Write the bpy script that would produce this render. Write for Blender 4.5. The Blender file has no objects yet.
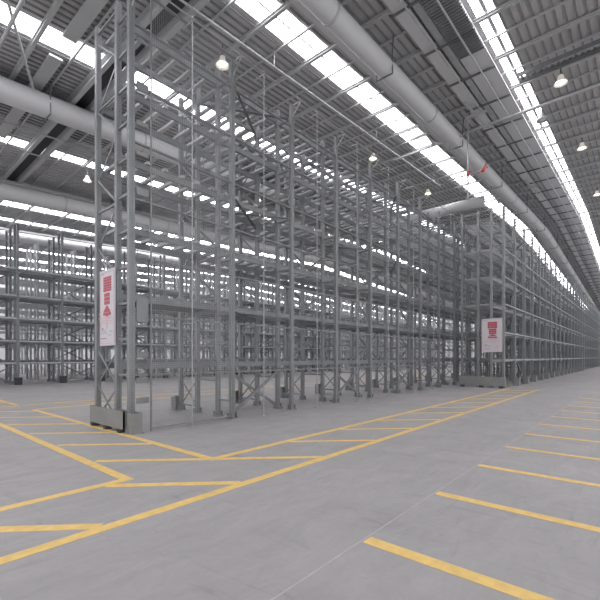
import bpy, math, random
from mathutils import Vector
random.seed(4)
S = 1.6                      # metres per unit used below (camera height)
C = bpy.context.scene.collection

# ------------------------------------------------------------------ materials
def mat(name, col, rough=.5, metal=0., var=0., vscale=3., emit=None, estr=0., bump=0., bscale=20.):
    m = bpy.data.materials.new(name); m.use_nodes = True
    nt = m.node_tree; b = nt.nodes['Principled BSDF']
    b.inputs['Base Color'].default_value = (*col, 1); b.inputs['Roughness'].default_value = rough
    b.inputs['Metallic'].default_value = metal
    if emit:
        b.inputs['Emission Color'].default_value = (*emit, 1); b.inputs['Emission Strength'].default_value = estr
    if var or bump:
        tc = nt.nodes.new('ShaderNodeTexCoord')
    if var:
        n = nt.nodes.new('ShaderNodeTexNoise'); n.inputs['Scale'].default_value = vscale; n.inputs['Detail'].default_value = 5
        nt.links.new(tc.outputs['Object'], n.inputs['Vector'])
        r = nt.nodes.new('ShaderNodeMapRange')
        r.inputs['From Min'].default_value = .3; r.inputs['From Max'].default_value = .7
        r.inputs['To Min'].default_value = 1-var; r.inputs['To Max'].default_value = 1+var
        nt.links.new(n.outputs['Fac'], r.inputs['Value'])
        x = nt.nodes.new('ShaderNodeVectorMath'); x.operation = 'SCALE'; x.inputs[0].default_value = col
        nt.links.new(r.outputs['Result'], x.inputs['Scale']); nt.links.new(x.outputs['Vector'], b.inputs['Base Color'])
    if bump:
        n2 = nt.nodes.new('ShaderNodeTexNoise'); n2.inputs['Scale'].default_value = bscale
        nt.links.new(tc.outputs['Object'], n2.inputs['Vector'])
        bp = nt.nodes.new('ShaderNodeBump'); bp.inputs['Strength'].default_value = bump; bp.inputs['Distance'].default_value = .01
        nt.links.new(n2.outputs['Fac'], bp.inputs['Height']); nt.links.new(bp.outputs['Normal'], b.inputs['Normal'])
    return m

STEEL = mat('galvanised_steel', (.27,.278,.285), .45, .35, .12, 2.5)
STEEL_L = mat('bright_zinc_and_lit_slat', (.46,.465,.475), .4, .3, .08, 3)
STEEL_D = mat('grey_steel', (.17,.175,.18), .5, .35, .12, 3)
GUARD = mat('guard_paint', (.28,.283,.275), .55, .1, .08, 2)
ROOF = mat('roof_sheet', (.50,.49,.495), .6, .05, .05, 1)
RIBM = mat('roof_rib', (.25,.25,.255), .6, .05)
BEAM = mat('roof_beam_paint', (.46,.465,.47), .5, .1, .05, 1)
WHITE = mat('duct_skin', (.60,.60,.61), .55, 0, .03, .6)
FARSTEEL = mat('far_steel_lit', (.50,.51,.52), .5, .2, .1, 3)  # rack steel lightened: light on the far racks is put into the colour
DARK = mat('dark_gap', (.06,.06,.065), .7)
WALLM = mat('wall_cladding', (.78,.78,.79), .7, 0, .04, .5)
YEL = mat('yellow_paint', (.82,.57,.19), .55, 0, .10, 9)
FAINT = mat('chalk_line', (.48,.47,.475), .7, 0, .15, 6)
BOARD = mat('sign_board', (.68,.645,.67), .5, 0, .02, 2)
RED = mat('sign_red', (.52,.10,.14), .5)
PINK = mat('sign_pink', (.72,.42,.50), .5)
INK = mat('sign_ink', (.28,.26,.32), .5)
REDP = mat('red_valve', (.62,.05,.04), .4)
LAMPW = mat('lamp_glow', (1,.95,.85), .4, emit=(1,.88,.70), estr=14)
RIM = mat('lamp_reflector_lit', (.7,.69,.67), .35, .3, emit=(1,.9,.75), estr=.35)  # weak glow added, standing in for bulb light on the reflector
OFF = mat('lamp_glass_off', (.75,.75,.75), .3)
SKY = mat('translucent_sheet', (.85,.85,.88), .4, emit=(.975,.965,1.0), estr=8.0)

# perforated upright: dark slots down the faces
def perforated():
    m = mat('perforated_upright', (.27,.278,.285), .45, .35, .10, 2.5)
    nt = m.node_tree; b = nt.nodes['Principled BSDF']
    src = b.inputs['Base Color'].links[0].from_socket
    tc = nt.nodes.new('ShaderNodeTexCoord'); sp = nt.nodes.new('ShaderNodeSeparateXYZ'); nt.links.new(tc.outputs['Object'], sp.inputs[0])
    def mth(op, a, bv=None):
        n = nt.nodes.new('ShaderNodeMath'); n.operation = op
        nt.links.new(a, n.inputs[0])
        if bv is not None: n.inputs[1].default_value = bv
        return n.outputs[0]
    z = mth('LESS_THAN', mth('FRACT', mth('MULTIPLY', sp.outputs['Z'], 1/.06)), .4)
    y = mth('LESS_THAN', mth('ABSOLUTE', sp.outputs['X']), .008)
    mu = nt.nodes.new('ShaderNodeMath'); mu.operation = 'MULTIPLY'; nt.links.new(z, mu.inputs[0]); nt.links.new(y, mu.inputs[1])
    mx = nt.nodes.new('ShaderNodeMix'); mx.data_type = 'RGBA'
    nt.links.new(mu.outputs[0], mx.inputs['Factor']); nt.links.new(src, mx.inputs['A']); mx.inputs['B'].default_value = (.13,.135,.14,1)
    nt.links.new(mx.outputs['Result'], b.inputs['Base Color'])
    return m
PERF = perforated()

def floor_mat():
    m = bpy.data.materials.new('concrete_floor'); m.use_nodes = True
    nt = m.node_tree; b = nt.nodes['Principled BSDF']; L = nt.links.new
    tc = nt.nodes.new('ShaderNodeTexCoord')
    def noise(scale, detail, rough, sx=1, sy=1, dist=0, rot=0):
        mp = nt.nodes.new('ShaderNodeMapping'); mp.inputs['Scale'].default_value = (sx, sy, 1); mp.inputs['Rotation'].default_value = (0,0,rot)
        L(tc.outputs['Object'], mp.inputs['Vector'])
        n = nt.nodes.new('ShaderNodeTexNoise'); n.inputs['Scale'].default_value = scale; n.inputs['Detail'].default_value = detail
        n.inputs['Roughness'].default_value = rough; n.inputs['Distortion'].default_value = dist
        L(mp.outputs['Vector'], n.inputs['Vector']); return n.outputs['Fac']
    def rng(s, a, b_, c, d):
        r = nt.nodes.new('ShaderNodeMapRange'); L(s, r.inputs['Value'])
        for k, v in zip(('From Min','From Max','To Min','To Max'), (a,b_,c,d)): r.inputs[k].default_value = v
        return r.outputs['Result']
    def mul(a, b_):
        n = nt.nodes.new('ShaderNodeMath'); n.operation = 'MULTIPLY'; L(a, n.inputs[0]); L(b_, n.inputs[1]); return n.outputs[0]
    big = rng(noise(.25, 5, .6, dist=.6), .3, .7, .93, 1.06)
    mid = rng(noise(1.4, 6, .65, 1, 2.2, 1.2, .5), .3, .7, .90, 1.07)
    fine = rng(noise(16, 4, .7), .3, .7, .965, 1.03)
    streak = rng(noise(1.1, 6, .75, .25, 2.2, 1.8, -.7), .58, .74, 1.0, .78)
    smear = rng(noise(.8, 5, .7, 2.6, .5, 2.2, .3), .58, .74, 1.0, .80)
    v = mul(mul(mul(big, mid), mul(fine, streak)), smear)
    x = nt.nodes.new('ShaderNodeVectorMath'); x.operation = 'SCALE'; x.inputs[0].default_value = (.385,.37,.372)
    L(v, x.inputs['Scale']); L(x.outputs['Vector'], b.inputs['Base Color'])
    L(rng(noise(.7, 4, .6), .3, .7, .48, .68), b.inputs['Roughness'])
    return m
FLOOR = floor_mat()

# ------------------------------------------------------------------ mesh helpers
class MB:
    def __init__(s): s.v = []; s.f = []
    def box(s, x0, x1, y0, y1, z0, z1):
        n = len(s.v)
        s.v += [(x,y,z) for z in (z0,z1) for y in (y0,y1) for x in (x0,x1)]
        s.f += [tuple(n+i for i in q) for q in ((0,2,3,1),(4,5,7,6),(0,1,5,4),(2,6,7,3),(0,4,6,2),(1,3,7,5))]
        return s
    def cb(s, x, y, z, w, d, h): return s.box(x-w/2,x+w/2,y-d/2,y+d/2,z-h/2,z+h/2)
    def bar(s, a, b, w, h=None, up=(0,0,1)):
        h = h or w; a = Vector(a); b = Vector(b); d = (b-a).normalized(); up = Vector(up)
        if abs(d.dot(up)) > .95: up = Vector((1,0,0))
        r = d.cross(up).normalized(); u = r.cross(d)
        n = len(s.v)
        for p in (a, b):
            for i, j in ((-1,-1),(1,-1),(1,1),(-1,1)): s.v.append(tuple(p + r*i*w/2 + u*j*h/2))
        s.f += [(n,n+3,n+2,n+1),(n+4,n+5,n+6,n+7)] + [(n+i,n+(i+1)%4,n+4+(i+1)%4,n+4+i) for i in range(4)]
        return s
    def tube(s, pts, r, seg=8):
        pts = [Vector(p) for p in pts]; n = len(s.v)
        for k, p in enumerate(pts):
            d = (pts[min(k+1,len(pts)-1)] - pts[max(k-1,0)]).normalized()
            up = Vector((0,0,1)) if abs(d.z) < .95 else Vector((1,0,0))
            a = d.cross(up).normalized(); b = a.cross(d)
            for i in range(seg):
                t = 2*math.pi*i/seg; s.v.append(tuple(p + a*math.cos(t)*r + b*math.sin(t)*r))
        for k in range(len(pts)-1):
            for i in range(seg):
                j = (i+1) % seg; s.f.append((n+k*seg+i, n+k*seg+j, n+(k+1)*seg+j, n+(k+1)*seg+i))
        s.f.append(tuple(n+i for i in range(seg))[::-1]); e = n+(len(pts)-1)*seg
        s.f.append(tuple(e+i for i in range(seg)))
        return s
    def lathe(s, prof, x=0, y=0, seg=20):
        n = len(s.v)
        for r, z in prof:
            for i in range(seg):
                t = 2*math.pi*i/seg; s.v.append((x+r*math.cos(t), y+r*math.sin(t), z))
        for k in range(len(prof)-1):
            for i in range(seg):
                j = (i+1) % seg; s.f.append((n+k*seg+i, n+k*seg+j, n+(k+1)*seg+j, n+(k+1)*seg+i))
        return s
    def quad(s, a, b, c, d):
        n = len(s.v); s.v += [a,b,c,d]; s.f.append((n,n+1,n+2,n+3)); return s
    def chan(s, x, y, z0, z1, w, d, t, face=1):
        # upright: open C section, web toward face*x, lips turned in
        n = len(s.v); f = face
        P = [(f*w/2,-d/2),(f*w/2,d/2),(-f*w/2,d/2),(-f*w/2,d/2-d*.25),(-f*w/2+f*t,d/2-d*.25),(-f*w/2+f*t,d/2-t),
             (f*w/2-f*t,d/2-t),(f*w/2-f*t,-d/2+t),(-f*w/2+f*t,-d/2+t),(-f*w/2+f*t,-d/2+d*.25),(-f*w/2,-d/2+d*.25),(-f*w/2,-d/2)]
        m = len(P)
        for z in (z0,z1):
            for px,py in P: s.v.append((x+px,y+py,z))
        for i in range(m):
            j = (i+1)%m; s.f.append((n+i,n+j,n+m+j,n+m+i))
        s.f.append(tuple(n+i for i in range(m))); s.f.append(tuple(n+m+i for i in range(m)))
        return s
    def build(s, name, m, parent=None, smooth=False):
        me = bpy.data.meshes.new(name)
        me.from_pydata([tuple(c*S for c in v) for v in s.v], [], s.f); me.materials.append(m); me.update()
        if smooth:
            for p in me.polygons: p.use_smooth = True
        o = bpy.data.objects.new(name, me); C.objects.link(o)
        if parent: o.parent = parent
        return o

def tag(o, label=None, cat=None, group=None, kind=None):
    if label: o['label'] = label
    if cat: o['category'] = cat
    if group: o['group'] = group
    if kind: o['kind'] = kind
    return o
def empty(name, x, y, z, label, cat, group=None):
    o = bpy.data.objects.new(name, None); C.objects.link(o); o.location = (x*S, y*S, z*S); o.empty_display_size = .2
    return tag(o, label, cat, group)
def kids(o): return [c for c in bpy.data.objects if c.parent == o]
class Proto:                                      # a thing with cached children, for copying
    def __init__(s, root): s.root = root; s.ch = [(c, kids(c)) for c in kids(root)]; s.used = False
    def place(s, x, y, z=0, label=None, group=None):
        if not s.used: s.used = True; r = s.root
        else:
            r = s.root.copy(); C.objects.link(r)
            for c, g in s.ch:
                k = c.copy(); C.objects.link(k); k.parent = r
                for q in g:
                    w = q.copy(); C.objects.link(w); w.parent = k
        r.location = (x*S, y*S, z*S)
        if label: r['label'] = label
        if group: r['group'] = group
        return r
def struct(o): o['kind'] = 'structure'; return o

# ------------------------------------------------------------------ shell
RIDGE = 24.5; X0, X1 = -3.0, 62.0; Y0, Y1 = -4.5, 36.0
def zr(x): return 8.2 - (.052 if x < RIDGE else .042)*abs(x-RIDGE)
struct(MB().box(X0, X1, Y0, Y1, -.12, 0).build('floor', FLOOR))
sky = [(2.0,2.12),(2.18,2.32),(4.79,5.02),(5.05,5.34),(8.2,8.73),(13.2,13.65),(18.9,19.5),(24.5,25.1),(30.2,30.8),(21.3,21.75),(27.2,27.7),(33.2,33.8),(-1.2,-.7)]  # far strips listed out of order are added to brighten the far hall
edges = sorted(sky); roof = MB(); ribs = MB(); th = .05
def slab(mb, ya, yb, xa, xb, dz0, dz1):
    xs = [xa] + ([RIDGE] if xa < RIDGE < xb else []) + [xb]
    for p, q in zip(xs[:-1], xs[1:]):
        n = len(mb.v)
        mb.v += [(x,y,zr(x)+d) for d in (dz0,dz1) for y in (ya,yb) for x in (p,q)]
        mb.f += [tuple(n+i for i in t) for t in ((0,2,3,1),(4,5,7,6),(0,1,5,4),(2,6,7,3),(0,4,6,2),(1,3,7,5))]
y = Y0
for a, b in edges:
    slab(roof, y, a, X0, X1, 0, th); y = b
slab(roof, y, Y1, X0, X1, 0, th)
ceil = struct(roof.build('ceiling', ROOF))
yy = Y0+.08; ribs_far = MB()
while yy < Y1:
    if not any(a-.02 < yy < b+.02 for a, b in sky):
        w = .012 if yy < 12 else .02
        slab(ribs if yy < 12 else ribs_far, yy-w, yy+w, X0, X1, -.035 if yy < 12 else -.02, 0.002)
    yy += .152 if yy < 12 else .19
ribs.build('roof_ribs', RIBM, ceil); ribs_far.build('roof_ribs', BEAM, ceil)  # near ribs have shading in their colour, far ribs are lightened to brighten the roof
for i, (a, b) in enumerate(sky):
    m = MB(); slab(m, a+.001, b-.001, X0+.02, X1-.02, .012, .03); struct(m.build('window_%d' % (i+1), SKY))
w = MB(); w.box(X0, X1, Y1, Y1+.15, 0, 6.2)
for k in range(int((X1-X0)/.6)): w.box(X0+k*.6, X0+k*.6+.06, Y1-.03, Y1, .05, 6.2)
struct(w.build('wall_left', WALLM))
w = MB(); w.box(X1, X1+.15, Y0, Y1, 0, 6.2)
struct(w.build('wall_back', WALLM))

# purlins run across the hall (along Y)
def purlin(x, kind):
    z = zr(x); m = MB()
    g = dict(main=('roof_girder','deep twin steel roof girder with a dark slot between its two channels, at upper left','girder',None),
             z=('roof_purlin','pale folded steel purlin running across under the ribbed roof','roof beam','purlins across the roof'),
             rod=('roof_tie_rod','thin tie bar running across under the roof between two purlins','tie bar','thin tie bars under the roof'))[kind]
    if kind == 'main':
        t = empty(g[0], x, Y0, z, g[1], g[2], g[3])
        for dx in (-.17, .17):
            c = MB()
            c.box(dx-.012, dx+.012, 0, Y1-Y0, -.22, -.037)
            s_ = 1 if dx > 0 else -1
            c.box(min(dx,dx+s_*.09), max(dx,dx+s_*.09), 0, Y1-Y0, -.235, -.22)
            c.box(min(dx,dx+s_*.09), max(dx,dx+s_*.09), 0, Y1-Y0, -.05, -.037)
            c.build('channel', BEAM, t)
        MB().box(-.15, .15, 0, Y1-Y0, -.06, -.045).build('slot_shade', DARK, t)  # dark strip painting the shade inside the slot
    elif kind == 'z':
        c = MB(); c.box(-.01, .01, 0, Y1-Y0, -.075, -.037); c.box(-.01, .055, 0, Y1-Y0, -.085, -.075); c.box(-.04, .01, 0, Y1-Y0, -.05, -.037)
        c.box(.045,.055,0,Y1-Y0,-.075,-.065)
        o = c.build(g[0], BEAM); o.location = (x*S, Y0*S, z*S); tag(o, g[1], g[2], g[3])
    else:
        o = MB().box(-.02, .02, 0, Y1-Y0, -.07, -.037).build(g[0], BEAM); o.location = (x*S, Y0*S, z*S); tag(o, g[1], g[2], g[3])
px = 5.05 - 1.34*5
while px < X1-1:
    k = round((px-3.71)/1.34)
    purlin(px, 'main' if k == 0 else 'z')
    if px < 34: purlin(px+.67, 'rod')
    px += 1.34
for a, b, l in ((3.2, 8.12, 'flat pale strip under the roof ribs, on the rack side of the top left skylight'), (8.8, 13.1, 'flat pale strip under the roof ribs, beyond the top left skylight')):
    tag(MB().box(2.66, 2.90, a, b, -.13, -.09).build('roof_panel_strip', BEAM), l, 'roof strip').location = (0, 0, zr(2.8)*S)
# ducts
def duct(y, r, drop, label, side):
    t = empty('air_duct', 0, y, 0, label, 'duct', None)
    m = MB(); pts = []
    x = X0
    while x <= X1: pts.append((x, 0, zr(x)-drop)); x += 1.0
    m.tube(pts, r, 20); m.build('duct_tube', WHITE, t, True)
    cm = MB(); x = 1.2
    while x < 58:
        cm.tube([(x-.025,0,zr(x)-drop),(x+.025,0,zr(x)-drop)], r+.012, 20); x += 4.02
    cm.build('joint_band', BEAM, t)
    s = MB(); n = []
    xs = [X0, RIDGE, X1]
    for p, q in zip(xs[:-1], xs[1:]):
        k = len(s.v)
        s.v += [(x,yv,zr(x)+d) for d in (-.30,-.22) for yv in (side, side+.34) for x in (p,q)]
        s.f += [tuple(k+i for i in tt) for tt in ((0,2,3,1),(4,5,7,6),(0,1,5,4),(2,6,7,3),(0,4,6,2),(1,3,7,5))]
    s.build('support_channel', WHITE, t)
    x = 3.0
    while x < 45:
        h = MB(); h.bar((x,-r*.9,zr(x)-drop),(x,-r*1.1,zr(x)-.03),.02); h.bar((x,r*.9,zr(x)-drop),(x,r*1.1,zr(x)-.03),.02)
        h.bar((x,-r*1.0,zr(x)-drop-r-.01),(x,r*1.0,zr(x)-drop-r-.01),.02); h.bar((x,-r,zr(x)-drop-r-.01),(x,-r*.95,zr(x)-drop),.02); h.bar((x,r,zr(x)-drop-r-.01),(x,r*.95,zr(x)-drop),.02)
        x += 4.02; h.build('hanger', STEEL_D, t)
    return t
duct(3.85, .18, .56, 'large white round duct nearest the right, running the length above the rack aisle', .2)
duct(10.1, .25, .46, 'large white round duct crossing behind the tall corner posts at upper left', .2)
duct(15.75, .27, .70, 'white round duct furthest left, low above the distant racks', .2)
duct(22.0, .22, .62, 'white round duct above the far left racks, beyond the other three', .2)
# cross duct
t = MB().tube([(14.6, 4.15, 6.45),(14.6, 9.7, 6.45)], .18, 18).build('cross_duct', BEAM, smooth=True)
tag(t, 'short white duct crossing the aisle above the second rack, joining two long ducts', 'duct')

# long soffit strip beside the narrow right-hand skylight
t = empty('cable_tray', 0, 0, 0, 'wide grey tray strip with fine cross ribs beside the narrow right skylight', 'tray')
m = MB(); slab(m, 2.36, 2.86, X0, X1-.1, -.16, -.13); m.build('tray_panel', WHITE, t)
m = MB(); x = X0+.1
while x < 8.4: m.box(x, x+.02, 2.36, 2.86, zr(x)-.20, zr(x)-.155); x += .075
m.build('tray_ribs', STEEL, t)
m = MB(); slab(m, 2.90, 3.03, X0, X1-.1, -.14, -.11); m.build('edge_strip', STEEL_L, t)
m = MB(); slab(m, 3.08, 3.34, X0, X1-.1, -.15, -.13); m.build('side_panel', WHITE, t)
x = 1.0
while x < 50: MB().box(x, x+.035, 2.34, 3.36, zr(x)-.235, zr(x)-.20).build('cross_bracket', STEEL_D, t); x += 1.34
def xpipe(y, drop, r, x0, x1, name, label, cat, mt=STEEL_L, group=None):
    pts = [(x0,y,zr(x0)-drop)] + ([(RIDGE,y,zr(RIDGE)-drop)] if x0 < RIDGE < x1 else []) + [(x1,y,zr(x1)-drop)]
    m = MB().tube(pts, r, 8); x = x0+.5
    while x < x1: m.bar((x,y,zr(x)-drop),(x,y,zr(x)-.01),.01); x += 4.02
    return tag(m.build(name, mt), label, cat, group)
xpipe(2.58, .30, .018, X0+.1, X1-.1, 'conduit_pipe', 'thin bright conduit under the ribbed grey tray at upper right', 'pipe')
xpipe(3.05, .27, .016, X0+.1, X1-.1, 'conduit_pipe', 'thin conduit along the light edge strip of the grey tray', 'pipe')
xpipe(5.55, .42, .02, X0+.1, 14.3, 'sprinkler_pipe', 'straight pale sprinkler pipe beside the main skylight above the front rack', 'pipe')
for yv, lab in ((11.3,'thin sprinkler pipe just beyond the white duct at upper left'),(16.9,'thin sprinkler pipe just beyond the furthest left duct'),
                (12.6,'thin sprinkler pipe beside the narrow skylight strip at upper left')):
    xpipe(yv, .55, .022, X0+.1, 40, 'sprinkler_pipe', lab, 'pipe')
def ypipe(x, y0, y1, z, r, label, mt=STEEL_L):
    return tag(MB().tube([(x,y0,z),(x,y1,z)], r, 8).build('cross_pipe', mt), label, 'pipe')
ypipe(10.8, -3.5, 3.30, 6.95, .03, 'long pipe crossing under the roof at upper right, ending at the red valve drop')
ypipe(10.8, 3.6, 5.6, 6.95-.05, .025, 'short pipe crossing beneath the large white duct towards the main skylight')
ypipe(.95, 5.0, 16, 6.40, .045, 'thick slanted pipe crossing in front of the skylight at top left corner', BEAM)
ypipe(1.75, 6.5, 16, 6.30, .03, 'pipe next to the thick slanted pipe at top left, nearer the racks')
# drop pipe and red valve
t = empty('sprinkler_drop', 10.8, 3.46, 0, 'vertical sprinkler drop pipe with a red valve beside the large white duct', 'sprinkler pipe')
MB().tube([(0,0,zr(10.8)-.01),(0,0,5.15)], .022, 8).build('drop_pipe', STEEL_L, t)
MB().tube([(0,.55,5.82),(0,-.38,5.82)], .022, 8).build('branch_pipe', STEEL_L, t)
MB().lathe([(0,5.77),(.035,5.78),(.045,5.82),(.035,5.86),(0,5.87)], 0, -.38, 12).bar((-.08,-.30,5.76),(.08,-.46,5.9),.03).bar((0,-.34,5.78),(0,-.46,5.98),.025).build('red_valve', REDP, t)
MB().lathe([(0,5.78),(.035,5.79),(.035,5.9),(0,5.91)], 0, 0, 10).build('red_coupling', REDP, t)
# ladder cable tray across at upper right
t = empty('ladder_tray', 9.35, -3.5, 0, 'white toothed cable ladder crossing the ceiling at upper right', 'cable tray')
z = zr(9.35)-.42
MB().box(-.01,.01,0,5.5,z-.06,z+.02).box(.19,.21,0,5.5,z-.06,z+.02).build('side_rail', STEEL_D, t)
m = MB()
for k in range(55): m.box(.01,.19,k*.1,k*.1+.05,z-.01,z+.0)
m.build('rungs', STEEL_L, t)
MB().box(.30,.34,0,5.5,z-.02,z+.02).build('cable_run', STEEL_D, t)
# gallery of knee braces under the twin girders near the duct
for gx in (3.71, 10.41, 17.11, 23.81):
    for sy in (1, -1):
        o = MB().bar((gx, 3.4 if sy<0 else 4.4, zr(gx)-.36),(gx+.0, 3.4+(-.5 if sy<0 else 1.5), zr(gx)-.38),.05).bar((gx-.4, 3.3+(1.2 if sy>0 else 0), zr(gx)-.2),(gx+.5, 3.0+(1.4 if sy>0 else 0), zr(gx)-.52),.06,.03)
        tag(o.build('knee_brace', BEAM), 'slanting knee brace fixed under a roof purlin beside the white duct', 'brace', 'knee braces under the purlins')
# truss bars at the far upper left
for i, (xa, ya, xb, yb) in enumerate(((1.2,6.4,2.6,9.6),(2.3,12.3,3.2,15.2),(4.6,17.5,5.6,21.0))):
    o = MB().bar((xa,ya,zr(xa)-.40),(xb,yb,zr(xb)-.45),.04)
    tag(o.build('roof_brace', BEAM), ['slanting roof brace crossing the bright skylight at top left','slanting roof brace between the two left ducts','slanting roof brace beyond the furthest left duct'][i], 'brace')

# high bay lamps
def lamp(on):
    t = empty('high_bay_lamp', 0,0,0, 'lamp', 'ceiling lamp')
    rf = MB().lathe([(.03,.10),(.05,.09),(.07,.0),(.13,-.07),(.135,-.085),(.125,-.085),(.065,-.01),(.0,-.005)], seg=20).build('reflector', RIM if on else BEAM, t, True)
    MB().lathe([(0,-.08),(.05,-.07),(.085,-.055),(.05,-.03),(0,-.02)], seg=16).build('bulb', LAMPW if on else OFF, rf, True)
    MB().tube([(0,0,.10),(0,0,.35)], .012, 6).build('stem', STEEL_D, t)
    return Proto(t)
L_on, L_off = lamp(True), lamp(False)
specific = {(10.35,1.34):'largest lit round lamp, nearest at upper right beside the narrow skylight',
            (14.5,1.34):'lit round lamp at upper right, second along from the nearest one',
            (19.9,1.34):'lit round lamp at the right edge of the photo, third along',
            (4.9,6.25):'lit lamp above the front rack, seen through its upper mesh',
            (5.4,11.1):'lit lamp seen between the tall corner posts of the front rack',
            (5.25,13.75):'lit lamp left of the tall corner posts, hung before the furthest duct',
            (10.6,6.2):'small lit lamp above the middle of the front rack',
            (14.7,6.2):'small lit lamp above the front rack, next to the cross duct'}
for (x, yv), lab in specific.items(): L_on.place(x, yv, zr(x)-.35, lab)
L_off.place(11.6, 1.9, zr(11.6)-.45, 'unlit lamp between the two lit lamps at upper right')
for x in (24.7, 29.5, 34.3, 39.1):
    L_on.place(x, 1.34, zr(x)-.35, 'small distant lit lamp in the row along the right', 'distant lamps along the right')
for x in (10.5, 15.2, 20, 25):
    for yv in (11.2, 16.2, 20.8): L_on.place(x, yv, zr(x)-.35, 'distant lit lamp over the far racks', 'lamps over the far racks')

# ------------------------------------------------------------------ floor markings
def stripe(a, b, w, label, group=None, m=YEL, name='floor_line', z=.0022):
    a = Vector((*a,0)); b = Vector((*b,0)); d = (b-a).normalized(); n = Vector((-d.y,d.x,0))*w/2
    k = MB(); k.v = [tuple(p) for p in (a-n,b-n,b+n,a+n)]; k.v = [(x,y_,zz) for zz in (.0003, z) for x,y_,_ in k.v]
    k.f = [(4,5,6,7),(0,3,2,1),(0,1,5,4),(1,2,6,5),(2,3,7,6),(3,0,4,7)]
    return tag(k.build(name, m), label, 'floor marking', group)
W = .085
stripe((-1.5,2.373),(13.95,2.373), W, 'longest yellow floor line, running from lower left towards the second rack')
stripe((2.366-W/2,3.18),(13.95,3.18), W, 'yellow floor line nearest the front rack, parallel to the longest line')
stripe((2.366,3.18+W/2),(2.366,8.72), W, 'yellow floor line running away left past the rack end guard', z=.002)
stripe((2.366,9.75),(2.366,16.2), W, 'short faded yellow line at far left, beyond the gap', z=.002)
stripe((1.52,3.18+W/2),(1.55,16.2), W, 'yellow line running away to the left edge, left of the hatched strip', z=.002)
stripe((-1.5,3.18),(1.52+W/2,3.18), W, 'yellow floor line meeting a corner at lower left, above the longest line')
stripe((2.366+W/2,8.75),(44,8.75), W, 'yellow floor line seen behind the front rack', z=.002)
stripe((2.366+W/2,9.65),(44,9.65), W, 'fainter yellow floor line behind the front rack, further back', z=.002)
HL, HG = 'yellow diagonal hatch bar between two long floor lines', 'hatch bars between the long lines'
for k in range(-3, 12):
    K = 5.55+(1.04 if k > 0 else 1.07)*k; HW = W*.95
    if k == 0:
        stripe((1.55+.04,K-1.59),(K-2.373-.04,2.41), HW, 'longest yellow hatch bar, crossing the corner of both hatched strips', None, z=.0018); continue
    a = (K-3.18+.04, 3.14); b = (K-2.373-.04, 2.413)
    if b[0] < 13.9 and a[0] > -1.4:
        lab = {-1:'yellow hatch bar just right of the lower left corner of lines', -2:'shortest-looking yellow hatch bar at the bottom left edge'}.get(k)
        stripe(a, b, HW, lab or HL, None if lab else HG, z=.0018)
for k in range(1, 11):
    K = 5.55+1.04*k
    stripe((1.59,K-1.59),(2.326,K-2.326), W*.95, 'yellow hatch bar in the strip left of the front rack', 'hatch bars left of the rack', z=.0018)
for k in range(20):
    x = 3.0+k*1.4
    stripe((x,9.61),(x+.8,8.79), W*.8, 'yellow hatch bar on the floor behind the front rack', 'hatch bars behind the rack', z=.0018)
names = ['first and nearest', 'second', 'third', 'fourth', 'fifth', 'sixth', 'seventh', 'eighth', 'ninth', 'tenth', 'eleventh']
for k in range(11):
    x = 1.875 + .982*k
    stripe((x,1.135),(x,-4.3), W*(.95 if k else 1), '%s yellow parking bay line on the right, counting from the bottom' % names[k], 'parking bay lines on the right')
tag(stripe((.6,1.15),(13.2,1.15), .009, 'thin faint chalk line running past the ends of the parking bay lines', None, FAINT, z=.001), kind=None)

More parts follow.
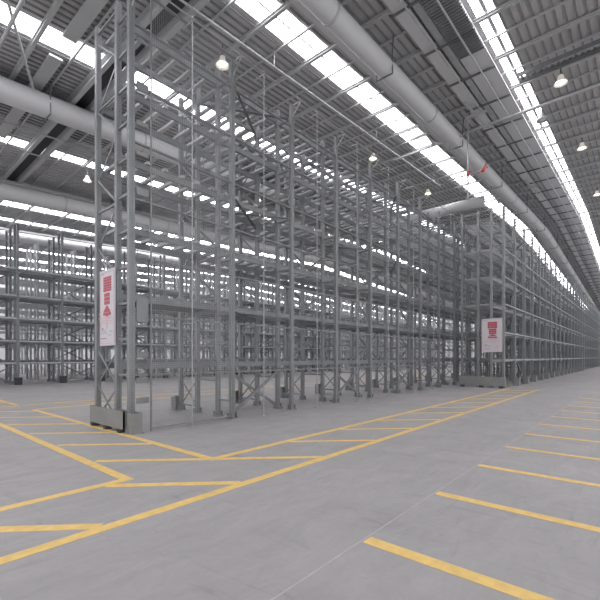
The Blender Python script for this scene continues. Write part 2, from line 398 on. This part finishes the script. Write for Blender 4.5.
# ------------------------------------------------------------------ racks
H = 5.87
def bay(name, L, ys, lev, rails, brace, first=False, screen=True, poles=True):
    """one rack bay: uprights at x=0 side, beams reaching x=L"""
    t = empty(name, 0,0,0, 'rack', 'rack')
    for i, yv in enumerate(ys):
        if first and i == 3: continue
        pw = .078 if i == 0 else .07
        yy_ = 1.02 if (first and i == 2) else yv
        u = MB().chan(0, 0, .0, H if i else H-.05, pw, .066, .012, -1).build('upright', PERF, t); u.location = (0, yy_*S, 0)
        MB().cb(0, 0, .006, .16, .13, .012).box(-.06,-.05,-.05,.05,.01,.09).box(.05,.06,-.05,.05,.01,.09).build('foot_plate', STEEL, u)
    # lattice of the deep frame
    ya, yb = (ys[1], 1.02) if first else (ys[2], ys[3])
    m = MB(); z = .12; k = 0
    while z < H-.5:
        m.bar((-.012,ya,z),(-.012,yb,z+.5),.026,.012,(1,0,0)) if (k%2==0 or k<2) else None
        m.bar((.012,yb,z),(.012,ya,z+.5),.026,.012,(1,0,0)) if (k%2==1 or k<2) else None
        if k % 3 == 0: m.bar((0,ya,z),(0,yb,z),.026)
        z += .5; k += 1
    m.bar((0,ya,H-.1),(0,yb,H-.1),.03); m.build('frame_lattice', STEEL, t)
    for k in range(12): MB().bar((0,ys[0],.28+k*.48),(0,ys[1],.28+k*.48),.028).build('spacer_rung', STEEL, t)
    if not first:
        for k in range(8): MB().bar((0,ys[1],.6+k*.70),(0,ys[2],.6+k*.70),.028).build('spacer_rung', STEEL, t)
    # beams and decks
    yl = [ys[1], 1.02 if first else ys[2]] + ([] if first else [ys[3]])
    for z in lev:
        for yv in yl:
            b = MB().box(.04, L-.04, yv-.02, yv+.02, z-.05, z+.04)
            b.box(.032,.06,yv-.03,yv+.03,z-.10,z+.07).box(L-.06,L-.032,yv-.03,yv+.03,z-.10,z+.07)
            b.build('beam', STEEL, t)
        d = MB(); n = 6
        for k in range(n):
            x = .14+(L-.28)*k/(n-1); d.box(x-.03, x+.03, yl[0]-.05, yl[-1]+.04, z+.04, z+.085)
        d.build('deck_slats', STEEL_L if z > 2.2 else STEEL, t)  # upper slats paler: light from above is put into their colour
        if first and z < 2.2:
            g = MB()
            for k in range(26):
                x = .14+(L-.28)*k/25; g.box(x-.006, x+.006, yl[0]+.03, yl[-1]-.03, z-.05, z-.035)
            for k in range(8):
                yv = yl[0]+.05+(yl[-1]-yl[0]-.1)*k/7; g.box(.14, L-.14, yv-.005, yv+.005, z-.04, z-.03)
            g.build('deck_grating', STEEL_D, t)
    if rails:
        rh, rm = (.011, STEEL) if poles else ((.024, FARSTEEL) if len(lev) == 5 else (.014, STEEL_L))  # far rails carry their bright highlight in the steel colour
        for z in rails: MB().box(.035, L-.035, -.03, .01, z-rh, z+rh).build('screen_rail', rm, t)
    if poles:
        xm = .79 if first else .51
        MB().tube([(xm,-.22,.012),(xm,-.22,H)], .009, 6).cb(xm,-.22,.006,.09,.07,.012).build('screen_pole', STEEL_L, t)
        for z in (1.55, 3.09, 4.6, H-.06): MB().bar((xm,-.22,z),(xm,.0,z),.016).build('pole_arm', STEEL_L, t)
        MB().bar((0,0,H-.06),(0,-.24,H-.06),.02).bar((0,-.24,H-.06),(0,.0,H-.3),.015).bar((0,-.23,H-.05),(L-.02,-.23,H-.05),.016).build('top_bracket', STEEL_L, t)
    if brace:
        m = MB(); yv = ys[1]-.12
        MB().bar((.12,yv,lev[0]-.12),(L-.1,yv,.04),.05,.03,(0,1,0)).cb(L-.1,yv,.02,.14,.1,.04).build('floor_cross_brace', STEEL, t)
        MB().bar((L-.12,yv-.05,lev[0]-.12),(.16,yv-.05,.04),.05,.03,(0,1,0)).cb(.16,yv-.05,.02,.14,.1,.04).build('floor_cross_brace', STEEL, t)
        yv = ys[3]-.06; m = MB()
        for i in range(0, len(lev)-1):
            z0, z1 = lev[i]+.05, lev[i+1]-.06
            MB().bar((.04,yv,z0),(L-.04,yv,z1),.045,.02,(0,1,0)).bar((L-.04,yv+.02,z0),(.04,yv+.02,z1),.045,.02,(0,1,0)).build('rear_cross_brace', STEEL, t)
        for z in lev[1::2]:
            MB().bar((.05,ys[0]+.05,z-.07),(L-.05,ys[2],z-.07),.04,.02).bar((L-.05,ys[0]+.05,z-.09),(.05,ys[2],z-.09),.04,.02).build('plan_brace', STEEL_D, t)
    return Proto(t)
def flat_bay(name, L, ys, lev, rails, simple=False, mt=STEEL):
    """distant bay, everything in one mesh"""
    m = MB()
    for yv in ys: m.box(-.035,.035,yv-.035,yv+.035,0,H)
    for i, (a, b) in enumerate(((ys[0],ys[1]),(ys[2],ys[3]))):
        z = .12
        while z < H-.5: m.bar((0,a,z),(0,b,z+.5),.03); z += .5
    for z in lev:
        for yv in ys[1:]: m.box(.03, L-.03, yv-.02, yv+.02, z-.05, z+.04)
        for k in range(4):
            x = .2+(L-.4)*k/3; m.box(x-.035,x+.035,ys[1],ys[3],z+.04,z+.06)
    for z in rails: m.box(.03, L-.03, -.02, .02, z-.022, z+.022)
    if not simple: m.box(.5,.53,-.24,-.21,0,H)
    o = m.build(name, mt); tag(o, 'rack', 'rack'); return Proto(o)

B = 1.455
YS1 = (0,.37,.96,1.49); LEV1 = [.88+.954*k for k in range(6)]
RAIL1 = [.76,1.55,2.32,3.09,3.84,4.6,5.4]
YS2 = (0,.37,.78,1.30); LEV2 = [.88+.9*k for k in range(6)]
RAIL2 = [.90,1.79,2.70,3.58,4.48,5.38]
b0 = bay('pallet_rack', 4.17-2.476, YS1, LEV1, RAIL1, False, first=True)
bA = bay('pallet_rack', B, YS1, LEV1, RAIL1, False)
bB = bay('pallet_rack', B, YS1, LEV1, RAIL1, True)
bF = flat_bay('pallet_rack', B, YS1, LEV1, RAIL1)
b0.place(2.476, 5.07, 0, 'nearest steel rack bay, screened with fine wire mesh at the open corner')
x = 4.17; k = 0
while x < 58:
    if x < 30:
        p = bB if k % 2 == 0 else bA
        lab = {0:'second steel rack bay, just right of the wire mesh, with floor cross braces',
               1:'third steel rack bay from the near corner, without floor cross braces',
               2:'fourth steel rack bay from the near corner, with floor cross braces',
               3:'fifth steel rack bay from the near corner, without floor cross braces'}.get(k)
        if lab: p.place(x, 5.07, 0, lab)
        elif k % 2 == 0: p.place(x, 5.07, 0, 'cross-braced steel bay further along the front rack', 'braced bays along the front rack')
        else: p.place(x, 5.07, 0, 'unbraced steel bay further along the front rack', 'unbraced bays along the front rack')
    else: bF.place(x, 5.07, 0, 'far steel bay of the front rack, hidden mostly by the second rack', 'far bays of the front rack')
    x += B; k += 1
c0 = bay('pallet_rack', B, YS2, LEV2, RAIL2, False, poles=False)
c1 = bay('pallet_rack', B, YS2, LEV2, RAIL2, True, poles=False)
cF = flat_bay('pallet_rack', B, YS2, LEV2, RAIL2, True)
x = 13.86; k = 0
while x < 60:
    if x < 34:
        if k == 0: c0.place(x, 3.33, 0, 'end bay of the second rack, carrying the right-hand red and white sign')
        elif k % 3 == 2: c1.place(x, 3.33, 0, 'cross-braced steel bay of the second rack receding right', 'braced bays of the second rack')
        else: c0.place(x, 3.33, 0, 'unbraced steel bay of the second rack receding right', 'unbraced bays of the second rack')
    else: cF.place(x, 3.33, 0, 'distant steel bay of the second rack near the vanishing point', 'distant bays of the second rack')
    x += B; k += 1
LEVF = [.78,1.58,2.40,3.22,4.2]
dA = bay('pallet_rack', B, YS1, LEVF, LEVF, False, poles=False)
dB = bay('pallet_rack', B, YS1, LEVF, LEVF, True, poles=False)
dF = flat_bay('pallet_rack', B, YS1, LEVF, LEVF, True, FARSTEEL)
x = 4.15-B*2; k = 0
while x < 56:
    if x < 24:
        if k % 2: dB.place(x, 17.1, 0, 'cross-braced bay of the far left rack row facing the open floor', 'braced bays of the far row')
        else: dA.place(x, 17.1, 0, 'unbraced bay of the far left rack row facing the open floor', 'unbraced bays of the far row')
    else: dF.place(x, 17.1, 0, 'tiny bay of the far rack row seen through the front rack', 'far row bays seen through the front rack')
    x += B; k += 1
for yv, n in ((19.5,'second'),(22.6,'third'),(26.6,'fourth')):
    x = 4.0-B*2
    while x < 52:
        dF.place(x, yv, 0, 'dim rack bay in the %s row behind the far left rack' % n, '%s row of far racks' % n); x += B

# wire mesh over the nearest bay
t = empty('mesh_screen', 2.72, 5.0, 0, 'fine wire mesh screen covering the front of the nearest rack bay', 'mesh screen')
m = MB(); Lm = 4.13-2.72; n = int(Lm/.031)
for k in range(n+1): m.cb(Lm*k/n, 0, H/2+.03, .0021, .0021, H-.1)
z = .06
while z < H: m.cb(Lm/2, 0, z, Lm, .0021, .0021); z += .031
m.build('wire_mesh', STEEL_L, t)
m = MB(); m.cb(0,0,H/2,.018,.018,H).cb(Lm,0,H/2,.014,.014,H).cb(Lm/2,0,.04,Lm,.012,.012).cb(Lm/2,0,H-.02,Lm,.03,.03); m.build('screen_frame', STEEL, t)
for z, h in ((.42,.075),(.69,.075),(1.03,.08),(1.62,.30),(2.35,.05),(2.75,.05),(3.2,.1),(3.7,.05),(4.1,.06),(4.6,.1),(5.2,.05)):
    MB().cb(-.105,.03,z,.17,.012,h).build('spacer_plate', STEEL, t)

# guards
t = empty('end_guard', 2.40, 5.0, 0, 'grey steel barrier plate guarding the foot of the nearest rack end', 'rack guard')
MB().box(-.012,.012,.10,1.15,.05,.29).box(-.012,.06,1.15,1.162,.05,.29).box(-.012,.04,.10,.112,.05,.29).build('guard_plate', GUARD, t)
for yv in (.20,.62,1.05): MB().box(-.03,.07,yv-.04,yv+.04,.0,.05).build('mounting_foot', DARK, t)
t = empty('corner_guard', 2.476, 5.0, 0, 'boxy grey steel guard wrapped round the corner post of the rack', 'rack guard')
MB().box(-.055,.09,-.06,-.045,.012,.27).box(.075,.09,-.045,.12,.012,.27).box(-.055,-.04,-.045,.06,.012,.27).box(-.06,.11,-.07,.12,0,.012).build('guard_box', GUARD, t)
t = empty('end_guard', 13.74, 3.33, 0, 'grey steel barrier plate below the sign at the end of the second rack', 'rack guard')
MB().box(-.012,.012,-.06,1.36,.06,.36).box(-.012,.1,-.07,-.058,.06,.36).build('guard_plate', GUARD, t)
for yv in (.05,.65,1.25): MB().box(-.04,.06,yv-.06,yv+.06,.0,.07).build('mounting_foot', DARK, t)
def post_guard():
    m = MB(); n = 0
    m.v = [(-.10,.0,0),(.10,.0,0),(.10,.02,0),(-.10,.02,0),(-.10,-.10,.27),(.10,-.10,.27),(.10,-.08,.27),(-.10,-.08,.27)]
    m.f = [(0,1,5,4),(2,3,7,6),(1,2,6,5),(3,0,4,7),(4,5,6,7),(0,3,2,1)]
    m.box(-.10,-.085,-.12,.02,.0,.25)
    return m
g = post_guard().build('post_guard', GUARD); tag(g, 'sloping grey plate guarding a rear post foot of the front rack', 'rack guard', 'rear post guards of the front rack'); pg = Proto(g)
for k in range(14): pg.place(4.17+B*k, 6.72, 0)
g = MB().box(-.1,.1,-.10,-.085,.0,.26).box(-.1,-.085,-.085,.07,0,.26).box(.085,.1,-.085,.07,0,.26).build('post_guard', GUARD)
tag(g, 'small grey steel guard at a front post foot of the second rack', 'rack guard', 'front post guards of the second rack'); pg2 = Proto(g)
for k in range(1, 16): pg2.place(13.86+B*k, 3.27, 0)
g = MB().box(-.1,.1,-.10,-.085,.0,.26).box(-.1,-.085,-.085,.07,0,.26).box(.085,.1,-.085,.07,0,.26).build('post_guard', DARK)
tag(g, 'dark guard at a post foot of the far left rack row', 'rack guard', 'dark post guards of the far row'); pg3 = Proto(g)
for k in range(14): pg3.place(4.15-B*2+B*k, 17.0, 0)

# signs
def sign(w, h, thing_label, x, y, z, kind):
    t = empty('load_sign', x, y, z, thing_label, 'sign')
    def P(a, b, c, d, m, name, e=.003):     # rect in sign coords (0..1 from left/top as seen); board faces -X, left = +Y
        return MB().box(-.012-e, -.010, w*(1-c), w*(1-a), h*(1-d), h*(1-b)).build(name, m, t)
    MB().box(-.010, .006, 0, w, 0, h).build('board', BOARD, t)
    m = MB()
    for a,b,c,d in ((.04,.03,.96,.035),(.04,.965,.96,.97),(.04,.03,.05,.97),(.95,.03,.96,.97)): m.box(-.013,-.010,w*(1-c),w*(1-a),h*(1-d),h*(1-b))
    m.build('border', PINK, t)
    m = MB()
    def r(a,b,c,d): m.box(-.015,-.010,w*(1-c),w*(1-a),h*(1-d),h*(1-b))
    if kind == 0:
        for j in range(6): 
            for i in range(3): r(.27+i*.175, .095+j*.033, .27+i*.175+.165, .095+j*.033+.027)
        for j in range(3):
            for i in range(2): r(.33+i*.18, .31+j*.052, .33+i*.18+.17, .31+j*.052+.044)
        for j in range(6): r(.50-.04-.036*j, .475+j*.014, .50+.04+.036*j, .475+j*.014+.0145)
        r(.26,.565,.76,.60)
        r(.42,.60,.60,.612)
    else:
        for j in range(3): 
            for i in range(3): r(.30+i*.155, .10+j*.064, .30+i*.155+.148, .10+j*.064+.058)
        for j in range(3): r(.36,.305+j*.056,.72,.305+j*.056+.048)
        for j in range(3): r(.46-.06*j,.475+j*.02,.62+.06*j,.475+j*.02+.018)
        r(.30,.55,.76,.585)
    m.build('load_diagram', RED, t)
    m = MB()
    for j, (a, c) in enumerate(((.08,.92),(.12,.90),(.12,.86))): r(a,.635+j*.035,c,.642+j*.035)
    r(.5,.635,.51,.78); r(.10,.70,.11,.78); r(.30,.615,.70,.62)
    m.build('pink_table', PINK, t)
    m = MB()
    for a,b,c,d in ((.18,.765,.24,.79),(.70,.81,.86,.817),(.10,.80,.42,.806),(.10,.83,.5,.836),(.1,.90,.45,.912),(.6,.86,.8,.866),(.12,.05,.3,.055)): r(a,b,c,d)
    m.build('small_print', INK, t)
    # hanging wires
    MB().bar((0,w*.2,h),(.03,w*.1,h+.12),.006).bar((0,w*.8,h),(.03,w*.9,h+.12),.006).build('tie_wire', STEEL_D, t)
sign(.47, 1.06, 'tall narrow white sign with red blocks on the nearest rack end', 2.425, 5.41, 1.16, 0)
sign(.62, 1.09, 'white sign with red blocks on the end of the second rack', 13.80, 3.36, 1.16, 1)

# ------------------------------------------------------------------ light and camera
w = bpy.data.worlds.new('World'); bpy.context.scene.world = w; w.use_nodes = True
bg = w.node_tree.nodes['Background']; bg.inputs['Color'].default_value = (.97,.97,1,1); bg.inputs['Strength'].default_value = 1.0
cam = bpy.data.cameras.new('Camera'); co = bpy.data.objects.new('Camera', cam); C.objects.link(co)
co.location = (0,0,S)
fw = Vector((.757,.6534,0)).normalized()
co.rotation_euler = fw.to_track_quat('-Z','Y').to_euler()
cam.sensor_width = 36; cam.lens = 395/600*36; cam.shift_y = 57/600; cam.clip_end = 500
bpy.context.scene.camera = co
vs = bpy.context.scene.view_settings
vs.view_transform = 'Standard'; vs.look = 'None'; vs.gamma = 1; vs.exposure = 0.0
